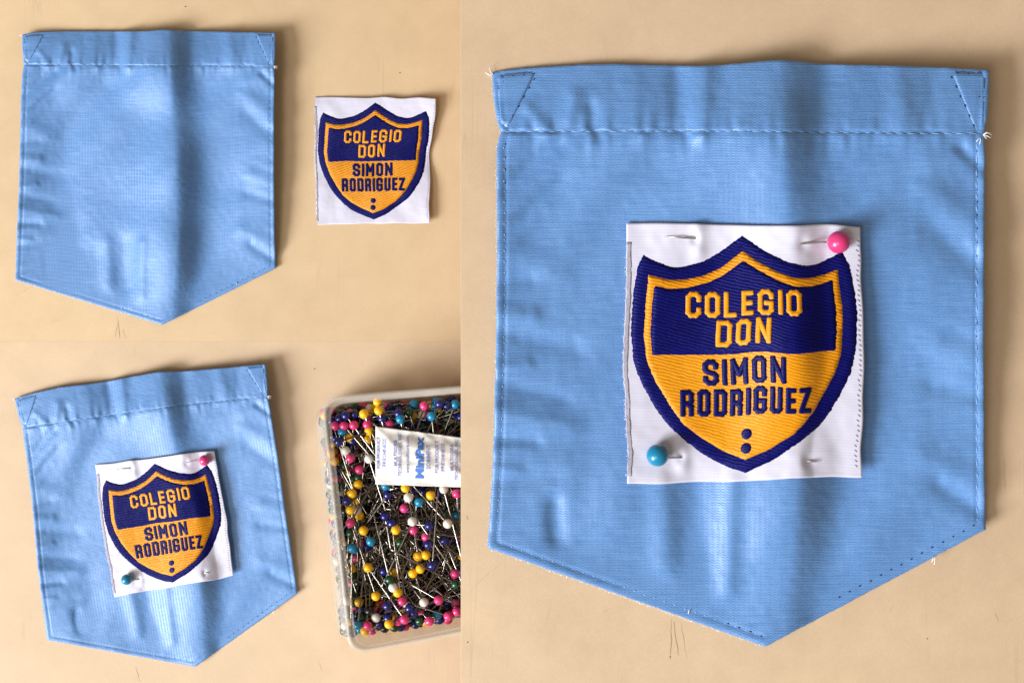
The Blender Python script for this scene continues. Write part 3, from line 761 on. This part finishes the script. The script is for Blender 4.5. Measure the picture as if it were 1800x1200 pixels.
        for i in range(len(al) - 1):
            for k in range(nl - 1):
                q = i * nl + k; f.append((q, q + nl, q + nl + 1, q + 1) if True else 0)
        return pts, f, np.stack([X, Y], -1) / 1000
    def disc(x, y, r, dz, tall):
        X = [x]; Y = [y]; Z = [tall]; f = []
        for i, q in enumerate((.35, .65, .85, 1.0)):
            for k in range(20):
                a = 2 * math.pi * k / 20; j = random.uniform(.97, 1.03)
                X.append(x + r * q * j * math.cos(a)); Y.append(y + r * q * math.sin(a)); Z.append(tall * (1 - q ** 2.6) ** .6 - (.8 if q == 1 else 0))
                b = 1 + i * 20
                if i == 0: f.append((0, b + k, b + (k + 1) % 20)[::-1])
                else: f.append((b - 20 + k, b + k, b + (k + 1) % 20, b - 20 + (k + 1) % 20)[::-1])
        return place(np.array(X), np.array(Y), dz + np.array(Z)), f, np.stack([X, Y], -1) / 1000
    for (ch, x0, x1, y0, y1, kd) in LET:
        r = 4.8 if kd == 'g' else 5.2
        dz = 4.6 if kd == 'g' else 3.6
        W, Hh = max(x1 - x0 - 2 * r, 0), y1 - y0 - 2 * r
        V, F, UVs = [], [], []
        for pl in strokes(ch, W, Hh):
            for (a, b) in zip(pl[:-1], pl[1:]):
                p, f, uv = capsule(x0 + r + a[0], y0 + r + a[1], x0 + r + b[0], y0 + r + b[1], r, dz, 2.6)
                o_ = len(V); V += list(p); F += [tuple(i + o_ for i in q) for q in f]; UVs += list(uv)
        # outward winding
        o = mesh('letter', V, F, M['gold_satin'] if kd == 'g' else M['navy_satin'], root, UVs)
        o['label'] = 'embroidered letter ' + ch; attach(o, root)
    for (x, y) in ((1311, 762), (1311, 787)):
        p, f, uv = disc(x, y, 10.4, 3.6, 2.6)
        attach(mesh('dot', p, f, M['navy_satin'], root, uv), root)
    return root, place

QR = [(1101, 392), (1511, 397), (1515, 838), (1103, 851)]
QT = [(552, 170), (767, 173), (757, 392), (556, 395)]
QB = [(166.5, 817), (376, 791.5), (410, 1012), (201, 1049)]
bR, placeR = make_badge(QR, PR, 0, True, 'large embroidered shield badge pinned to the large pocket on the raised board', 'embroidered shield badges', 1)
bT, placeT = make_badge(QT, PT, 1, False, 'loose embroidered shield badge without pins, lying directly on the tabletop', 'embroidered shield badges', 2)
bB, placeB = make_badge(QB, PB, 2, True, 'small embroidered shield badge pinned to the tilted pocket beside the pin box', 'embroidered shield badges', 3)

# ------------------------------------------------------------ pins through the badges
def ball(r, nu=20, nv=12, facet=False):
    v = [(0, 0, r)]; f = []
    for i in range(1, nv):
        for j in range(nu):
            a = math.pi * i / nv; b = 2 * math.pi * j / nu
            v.append((r * math.sin(a) * math.cos(b), r * math.sin(a) * math.sin(b), r * math.cos(a)))
    v.append((0, 0, -r))
    for j in range(nu): f.append((0, 1 + j, 1 + (j + 1) % nu))
    for i in range(nv - 2):
        o = 1 + i * nu
        for j in range(nu): f.append((o + j, o + nu + j, o + nu + (j + 1) % nu, o + (j + 1) % nu))
    o = 1 + (nv - 2) * nu
    for j in range(nu): f.append((o + j, len(v) - 1, o + (j + 1) % nu))
    return v, f

def badge_pin(place, sc, hx, hy, col, path, label, rpx=18.0):
    """path in template px with height above the ribbon; head first"""
    hp = place(np.array([hx]), np.array([hy]), 17.0)[0]
    root = empty('dressmaking_pin', tuple(hp), label, 'pin', 'pins holding the badges')
    v, f = ball(rpx * SC * sc, 24, 14)
    mesh('head', v, f, HEADM[col], root)
    pts = [tuple(hp - hp)]
    for (x, y, dz) in path:
        q = place(np.array([x]), np.array([y]), dz)[0] - hp; pts.append(tuple(q))
    r = 1.45 * SC * sc; n = len(pts)
    mesh('shaft', *tube(pts, [r] * (n - 2) + [r * .8, r * .15], 8), M['steel_lit'], root)

for place, sc, who in ((placeR, 1.0, 'large badge'), (placeB, 0.52, 'small badge on the tilted pocket')):
    badge_pin(place, sc, 1473, 427, 'pink', [(1445, 427.5, 9), (1412, 428, 2.0), (1402, 428, -3.5), (1392, 427.5, -7), (1360, 426, -8), (1300, 423, -8), (1250, 421, -8), (1234, 420, -8), (1226, 419.7, -4), (1220, 419.5, 3.0), (1195, 418, 4.0), (1168, 416.5, 2.2)], 'pink-headed pin through the top edge of the ' + who)
    badge_pin(place, sc, 1154, 799, 'teal', [(1175, 803, 8), (1195, 804, 1.5), (1200, 804, -3), (1206, 804, -8), (1225, 804.5, -8), (1260, 806, -8), (1340, 809, -8), (1408, 811, -8), (1417, 811.5, -4), (1422, 812, 2.5), (1433, 812.5, 3.2), (1443, 813, 2.0)], 'teal-headed pin through the bottom edge of the ' + who)

# ------------------------------------------------------------ pin box
ZRIM = 0.0235
bx_root = empty('pin_box', P(700, 900, 0), 'open clear frosted plastic box full of colourful pins', 'box')
def ring(corners, rad, z, n=9):
    """rounded polygon in photo px at height z; corners ordered, rad per corner in px"""
    out = []
    k = len(corners)
    for i in range(k):
        p = np.array(corners[i], float); a = np.array(corners[i - 1], float) - p; b = np.array(corners[(i + 1) % k], float) - p
        a /= np.hypot(*a); b /= np.hypot(*b); r = rad[i]
        p0, p1 = p + a * r, p + b * r
        for t in np.linspace(0, 1, n):
            q = (1 - t) ** 2 * p0 + 2 * t * (1 - t) * p + t * t * p1
            out.append(P(q[0], q[1], z))
    return out
RIM = [(566, 699), (858, 676), (866, 1102), (616, 1149)]
BASE = [(550, 716), (850, 694), (850, 1076), (592, 1122)]
def inset(c, d_):
    c = np.array(c, float); m_ = c.mean(0); return [tuple(p + (m_ - p) / np.abs(m_ - p) * d_) for p in c]
def loft(rings, closed_bottom=False, loop=False):
    v = []; f = []; n = len(rings[0])
    for r in rings: v += r
    m_ = len(rings)
    for i in range(m_ if loop else m_ - 1):
        a = i * n; b = ((i + 1) % m_) * n
        for k in range(n): f.append((a + k, a + (k + 1) % n, b + (k + 1) % n, b + k))
    if closed_bottom: f.append(tuple(range(n)))
    return v, f
rad = [34, 34, 34, 34]
mid = lambda A, B, t: [tuple(np.array(a) * (1 - t) + np.array(b) * t) for a, b in zip(A, B)]
wall = []
for t in (0, .06, .5, 1):
    z = 0.0003 + t * (ZRIM - 0.0003)
    wall.append(ring(inset(mid(BASE, RIM, t), 3 if t == 0 else 0), rad, z))
inn = []
for t in (1, .5, .06):
    z = 0.0015 + t * (ZRIM - 0.0015)
    inn.append(ring(inset(mid(BASE, RIM, t), 5), rad, z))
attach(mesh('wall', *loft(wall + inn, False), M['frost'], bx_root), bx_root)
fl = ring(inset(BASE, 4), rad, 0.0012); fl2 = ring(inset(BASE, 4), rad, 0.0004)
attach(mesh('floor', fl + fl2, [tuple(range(len(fl)))[::-1], tuple(range(len(fl), 2 * len(fl)))], M['frost'], bx_root), bx_root)
rr = [ring(inset(RIM, a), rad, z) for a, z in ((-2.5, ZRIM - 0.002), (-2.5, ZRIM + 0.0004), (-1.5, ZRIM + 0.0012), (3, ZRIM + 0.0013), (5, ZRIM + 0.0005), (5, ZRIM - 0.0005), (9, ZRIM - 0.0006), (12, ZRIM - 0.001), (12, ZRIM - 0.002), (8, ZRIM - 0.0026))]
attach(mesh('rim', *loft(rr, False, True), M['rim'], bx_root), bx_root)
# a few moulded bumps on the lower wall
for k in range(12):
    x = 650 + k * 14 + random.uniform(-3, 3); y = 1116 - (x - 640) * 0.18 + random.uniform(-7, 4)
    v, f = ball(0.0007, 8, 6); c = P(x, y, 0.013)
    attach(mesh('moulded_bump', [(c[0] + q[0], c[1] + q[1], c[2] + q[2]) for q in v], f, M['frost'], bx_root), bx_root)

# ------------------------------------------------------------ loose pins
HEADS = [('navy', 597, 735), ('navy', 608, 730), ('navy', 623, 727), ('yellow', 640, 727), ('yellow', 666, 721), ('yellow', 664, 706), ('navy', 672, 735), ('navy', 701, 726), ('teal', 704, 736), ('navy', 704, 748),
    ('pink', 746, 713), ('navy', 773, 709), ('navy', 786, 713), ('teal', 800, 710), ('teal', 759, 731), ('green', 719, 723), ('pink', 590, 748), ('pink', 605, 748), ('pink', 622, 747), ('pink', 646, 746), ('pink', 685, 746),
    ('yellow', 649, 757), ('yellow', 648, 772), ('teal', 602, 759), ('yellow', 615, 769), ('navy', 620, 775), ('navy', 595, 776), ('pink', 598, 796), ('white', 607, 792), ('pink', 616, 805), ('white', 649, 806), ('pink', 632, 825),
    ('yellow', 630, 851), ('yellow', 619, 867), ('yellow', 616, 896), ('navy', 610, 880), ('yellow', 713, 857), ('navy', 733, 861), ('white', 718, 874), ('teal', 737, 882), ('white', 780, 859), ('pink', 803, 867), ('yellow', 757, 870),
    ('pink', 711, 893), ('teal', 678, 853), ('navy', 682, 869), ('yellow', 573, 812), ('navy', 582, 845), ('navy', 577, 877), ('navy', 590, 879), ('pink', 569, 786), ('navy', 677, 907), ('navy', 689, 919), ('yellow', 696, 931),
    ('white', 725, 916), ('pink', 727, 931), ('navy', 755, 923), ('pink', 749, 943), ('white', 787, 920), ('navy', 781, 949), ('navy', 753, 956), ('yellow', 639, 932), ('green', 617, 936), ('pink', 616, 919), ('teal', 652, 951),
    ('teal', 619, 963), ('green', 704, 953), ('yellow', 735, 977), ('yellow', 749, 975), ('yellow', 726, 1007), ('yellow', 739, 999), ('navy', 760, 993), ('yellow', 647, 997), ('navy', 675, 1003), ('green', 685, 1018),
    ('white', 691, 1032), ('yellow', 661, 1047), ('yellow', 699, 1041), ('pink', 707, 1056), ('navy', 681, 1064), ('navy', 720, 1068), ('navy', 727, 1077), ('white', 745, 1058), ('pink', 771, 1054), ('green', 801, 1026),
    ('pink', 800, 1008), ('white', 661, 1085), ('navy', 682, 1085), ('yellow', 684, 1096), ('pink', 700, 1091), ('pink', 711, 1088), ('black', 649, 1073), ('green', 637, 1085), ('pink', 646, 1099), ('teal', 629, 1098),
    ('green', 738, 1090), ('black', 751, 1080), ('pink', 755, 1091), ('teal', 769, 1080), ('pink', 788, 1082), ('pink', 803, 1074), ('navy', 588, 920), ('navy', 593, 955), ('yellow', 597, 972), ('black', 593, 1021), ('white', 601, 1064)]
AIM = {(677, 907): (691, 984), (689, 919): (700, 990), (780, 859): (800, 930), (737, 882): (778, 945), (726, 1007): (690, 880), (616, 896): (650, 1020), (619, 963): (620, 1090), (598, 796): (640, 920), (632, 825): (676, 930),
       (803, 867): (812, 975), (649, 757): (634, 870), (718, 874): (740, 990), (661, 1047): (625, 930), (646, 1099): (640, 990), (691, 1032): (683, 920)}
HR = 0.00215; PL = 0.034
hm = {}
for k in PINCOL:
    v, f = ball(HR, 16, 10); me = bpy.data.meshes.new('head_' + k); me.from_pydata(v, [], f)
    me.polygons.foreach_set('use_smooth', [True] * len(me.polygons)); me.materials.append(HEADM[k]); hm[k] = me
v, f = tube([(0, 0, 0), (HR + .0006, 0, 0), (PL * .9, 0, 0), (PL, 0, 0)], [0.00042, 0.00040, 0.00040, 0.00006], 7)
shaft_me = bpy.data.meshes.new('shaft'); shaft_me.from_pydata(v, [], f); shaft_me.polygons.foreach_set('use_smooth', [True] * len(f)); shaft_me.materials.append(M['steel'])

PLB = {'navy': 'navy blue', 'pink': 'pink', 'yellow': 'yellow', 'teal': 'turquoise blue', 'white': 'white', 'green': 'dark green', 'black': 'black'}
def inbox(p, m_=0.0012):
    """inside the floor outline in metres, sloped left wall included"""
    t = min(max(p[2] / ZRIM, 0), 1)
    q = [P(x, y, p[2])[:2] for x, y in mid(BASE, RIM, t)]
    s_ = 1e9
    for i in range(4):
        a = Vector(q[i]); b = Vector(q[(i + 1) % 4]); e = b - a; n_ = Vector((e.y, -e.x)).normalized()
        s_ = min(s_, (Vector(p[:2]) - a).dot(n_))
    return s_ > m_
def zone(x, y):
    if 640 < x and 735 < y < 870: return 'beside the paper sachet'
    if y < 760: return 'at the box end nearest the loose badge'
    if x < 635: return 'along the wall facing the tilted pocket'
    if y > 1040: return 'at the box end away from the sachet'
    return 'in the middle of the heap'
def add_pin(col, loc, ang, tilt):
    o = bpy.data.objects.new('dressmaking_pin', None); C.objects.link(o); o.empty_display_size = .003
    o.location = loc; o.rotation_euler = (0, tilt, ang)
    f_ = SC * (HC - loc[2]) / HC; zz = zone(loc[0] / f_ + 900, 600 - loc[1] / f_); dp = 'upper' if loc[2] > .0146 else 'half-buried'
    tag(o, '%s %s-headed pin in the box, %s' % (dp, PLB[col], zz), 'pin', '%s %s pins %s' % (dp, PLB[col], zz))
    h = bpy.data.objects.new('head', hm[col]); C.objects.link(h); h.parent = o
    s_ = bpy.data.objects.new('shaft', shaft_me); C.objects.link(s_); s_.parent = o
def try_pin(col, p, aim=None, z=None, spread=1.0):
    cen = Vector(P(725, 905)[:2])
    for k in range(60):
        if aim is not None and k < 3: a = math.atan2(aim[1] - p[1], aim[0] - p[0])
        else: a = math.atan2(cen.y - p[1], cen.x - p[0]) + random.gauss(0, spread) + k * 0.02 * random.choice((-1, 1))
        dz = random.uniform(-0.012, 0.002) if p[2] > .012 else random.uniform(-0.004, 0.005)
        ez = min(max(p[2] + dz, 0.0022), 0.022); tl = math.asin((p[2] - ez) / PL)
        e = (p[0] + math.cos(a) * PL * math.cos(tl), p[1] + math.sin(a) * PL * math.cos(tl), ez)
        if inbox(e, 0.001): return a, tl
    return None
npin = 0
for (col, x, y) in HEADS:
    z = random.uniform(0.0155, 0.0205)
    if x < 600 and y > 780: z = random.uniform(0.006, 0.012)
    p = P(x, y, z)
    aim = AIM.get((x, y)); aim = P(*aim, 0.012) if aim else None
    for q in range(12):
        if inbox(p, HR + .0003): break
        cx = P(720, 900, z); p = (p[0] + (cx[0] - p[0]) * .02, p[1] + (cx[1] - p[1]) * .01, max(z - .0008 * q, .004))
    r = try_pin(col, p, aim, spread=0.75)
    if r is None: r = (math.atan2(P(725, 905)[1] - p[1], P(725, 905)[0] - p[0]), 0.1)
    add_pin(col, p, *r); npin += 1
cols = ['navy'] * 6 + ['pink'] * 3 + ['yellow'] * 3 + ['teal'] * 2 + ['white'] * 2 + ['green'] * 4 + ['black'] * 4
def rnd_pin(z0, z1):
    for _ in range(400):
        z = random.uniform(z0, z1)
        p = P(random.uniform(560, 850), random.uniform(690, 1120), z)
        if not inbox(p, HR + .0004): continue
        # heads gather along the walls
        if 640 < (p[0] / SC + 900) and 770 < 600 - p[1] / SC < 1050 and random.random() < .9: continue
        r = try_pin(None, p, None, spread=1.1)
        if r: return p, r
while npin < 298:
    p, r = rnd_pin(0.0045, 0.0145); add_pin(random.choice(cols), p, *r); npin += 1
parts = []; hparts = []
for k in range(950):
    p, (a, tl) = rnd_pin(0.0035, 0.0105)
    dv = Vector((math.cos(a) * math.cos(tl), math.sin(a) * math.cos(tl), -math.sin(tl)))
    b = Vector(p); parts.append(tube([b, b + dv * PL * .9, b + dv * PL], [0.0004, 0.0004, 0.00006], 5))
    v, f = ball(HR, 10, 6); parts_h = ([(b[0] + q[0], b[1] + q[1], b[2] + q[2]) for q in v], f); hparts.append((random.choice(cols), parts_h))
o = mesh('pin_pile', *merge(parts), M['steel'])
o['kind'] = 'stuff'; o['label'] = 'deep tangle of steel pin shafts at the bottom of the pin box'; o['category'] = 'pins'
for k in PINCOL:
    hp = [q for c_, q in hparts if c_ == k]
    h = mesh('pile_heads', *merge(hp), HEADM[k], o); h['kind'] = 'stuff'

# ------------------------------------------------------------ sachet with printing
SQ = np.array([(660, 749), (836, 772), (836, 857), (660, 851)], float)
def sach(s_, t_, dz=0.0):
    s_ = np.asarray(s_, float); t_ = np.asarray(t_, float)
    X = SQ[0] * ((1 - s_) * (1 - t_))[..., None] + SQ[1] * (s_ * (1 - t_))[..., None] + SQ[2] * (s_ * t_)[..., None] + SQ[3] * ((1 - s_) * t_)[..., None]
    e = np.minimum(np.minimum(s_, 1 - s_) * 1.7, np.minimum(t_, 1 - t_))
    pil = 0.0028 * np.clip(sm(e, 0.02, 0.38), 0, 1) + 0.00055 * vn(s_ * 6, t_ * 5, 40) * sm(e, 0, .1) + 0.0003 * vn(s_ * 15, t_ * 11, 41)
    return PA(X[..., 0], X[..., 1], 0.0206 + pil + dz)
n = 46; s_, t_ = np.meshgrid(np.linspace(0, 1, n), np.linspace(0, 1, n))
top = sach(s_, t_); bot = top.copy(); bot[..., 2] = 0.0206 - (top[..., 2] - 0.0206) * 0.6 - 0.0003
v = np.concatenate([top.reshape(-1, 3), bot.reshape(-1, 3)]); i = np.arange(n * n).reshape(n, n); N = n * n
q = np.stack([i[:-1, :-1], i[1:, :-1], i[1:, 1:], i[:-1, 1:]], -1).reshape(-1, 4)
loop = np.concatenate([i[0, :-1], i[:-1, -1], i[-1, :0:-1], i[:0:-1, 0]]); nxt = np.roll(loop, -1)
sr = empty('desiccant_sachet', P(745, 805, 0.018), 'white paper sachet with blue printing lying on the pins in the box', 'sachet')
attach(mesh('packet', v, np.concatenate([q, q[:, ::-1] + N, np.stack([loop, nxt, nxt + N, loop + N], -1)]), M['sachet'], sr), sr)
def print_text(txt, s0, s1, ta, tb, mat, off=0.0, bold=0.0):
    """text reading upwards: baseline at s1, cap top at s0, from t=ta (start, low on the sachet) to t=tb"""
    cu = bpy.data.curves.new('txt', 'FONT'); cu.body = txt; cu.offset = bold; cu.resolution_u = 2
    to = bpy.data.objects.new('txt', cu); C.objects.link(to)
    dg = bpy.context.evaluated_depsgraph_get(); me = to.evaluated_get(dg).to_mesh()
    V = np.array([tuple(p.co) for p in me.vertices]); F = [tuple(p.vertices) for p in me.polygons]
    bpy.data.objects.remove(to)
    x = (V[:, 0] - V[:, 0].min()) / np.ptp(V[:, 0]); y = (V[:, 1] - V[:, 1].min()) / np.ptp(V[:, 1])
    S_ = s1 + (s0 - s1) * y; T_ = ta + (tb - ta) * x
    p = sach(S_, T_, 0.00022)
    o = mesh('printed_text', p, F, mat, sr, smooth=False); attach(o, sr)
def sx(px): return (px - 660) / 176.0
for txt, x0, x1, ta, tb, mt, bo in (
    ('FOR PRODUCT', 661.5, 667.5, .72, .18, 'ink2', .01), ('FRESHNESS', 672, 678.5, .68, .20, 'ink2', .01), ('MULTISORB', 691.5, 697.5, .66, .20, 'ink2', .01),
    ('TECHNOLOGIES, INC', 699.5, 706.5, .84, .06, 'ink2', .01), ('www.multisorb.com', 713, 718.5, .78, .10, 'ink2', .01), ('MiniPax', 730, 745, .86, .08, 'ink', .045),
    ('SORBENT', 749, 756, .68, .22, 'ink2', .012), ('FOR PRODUCT', 764.5, 770.5, .74, .12, 'ink2', .01), ('FRESHNESS', 775, 781, .70, .16, 'ink2', .01), ('MULTISORB', 791, 797, .68, .16, 'ink2', .01),
    ('TECHNOLOGIES, INC', 799, 805.5, .86, .06, 'ink2', .01), ('www.multisorb.com', 808, 813.5, .80, .10, 'ink2', .01), ('MiniPax', 819, 830, .84, .12, 'ink', .035)):
    print_text(txt, sx(x0), sx(x1), ta, tb, M[mt], bold=bo)
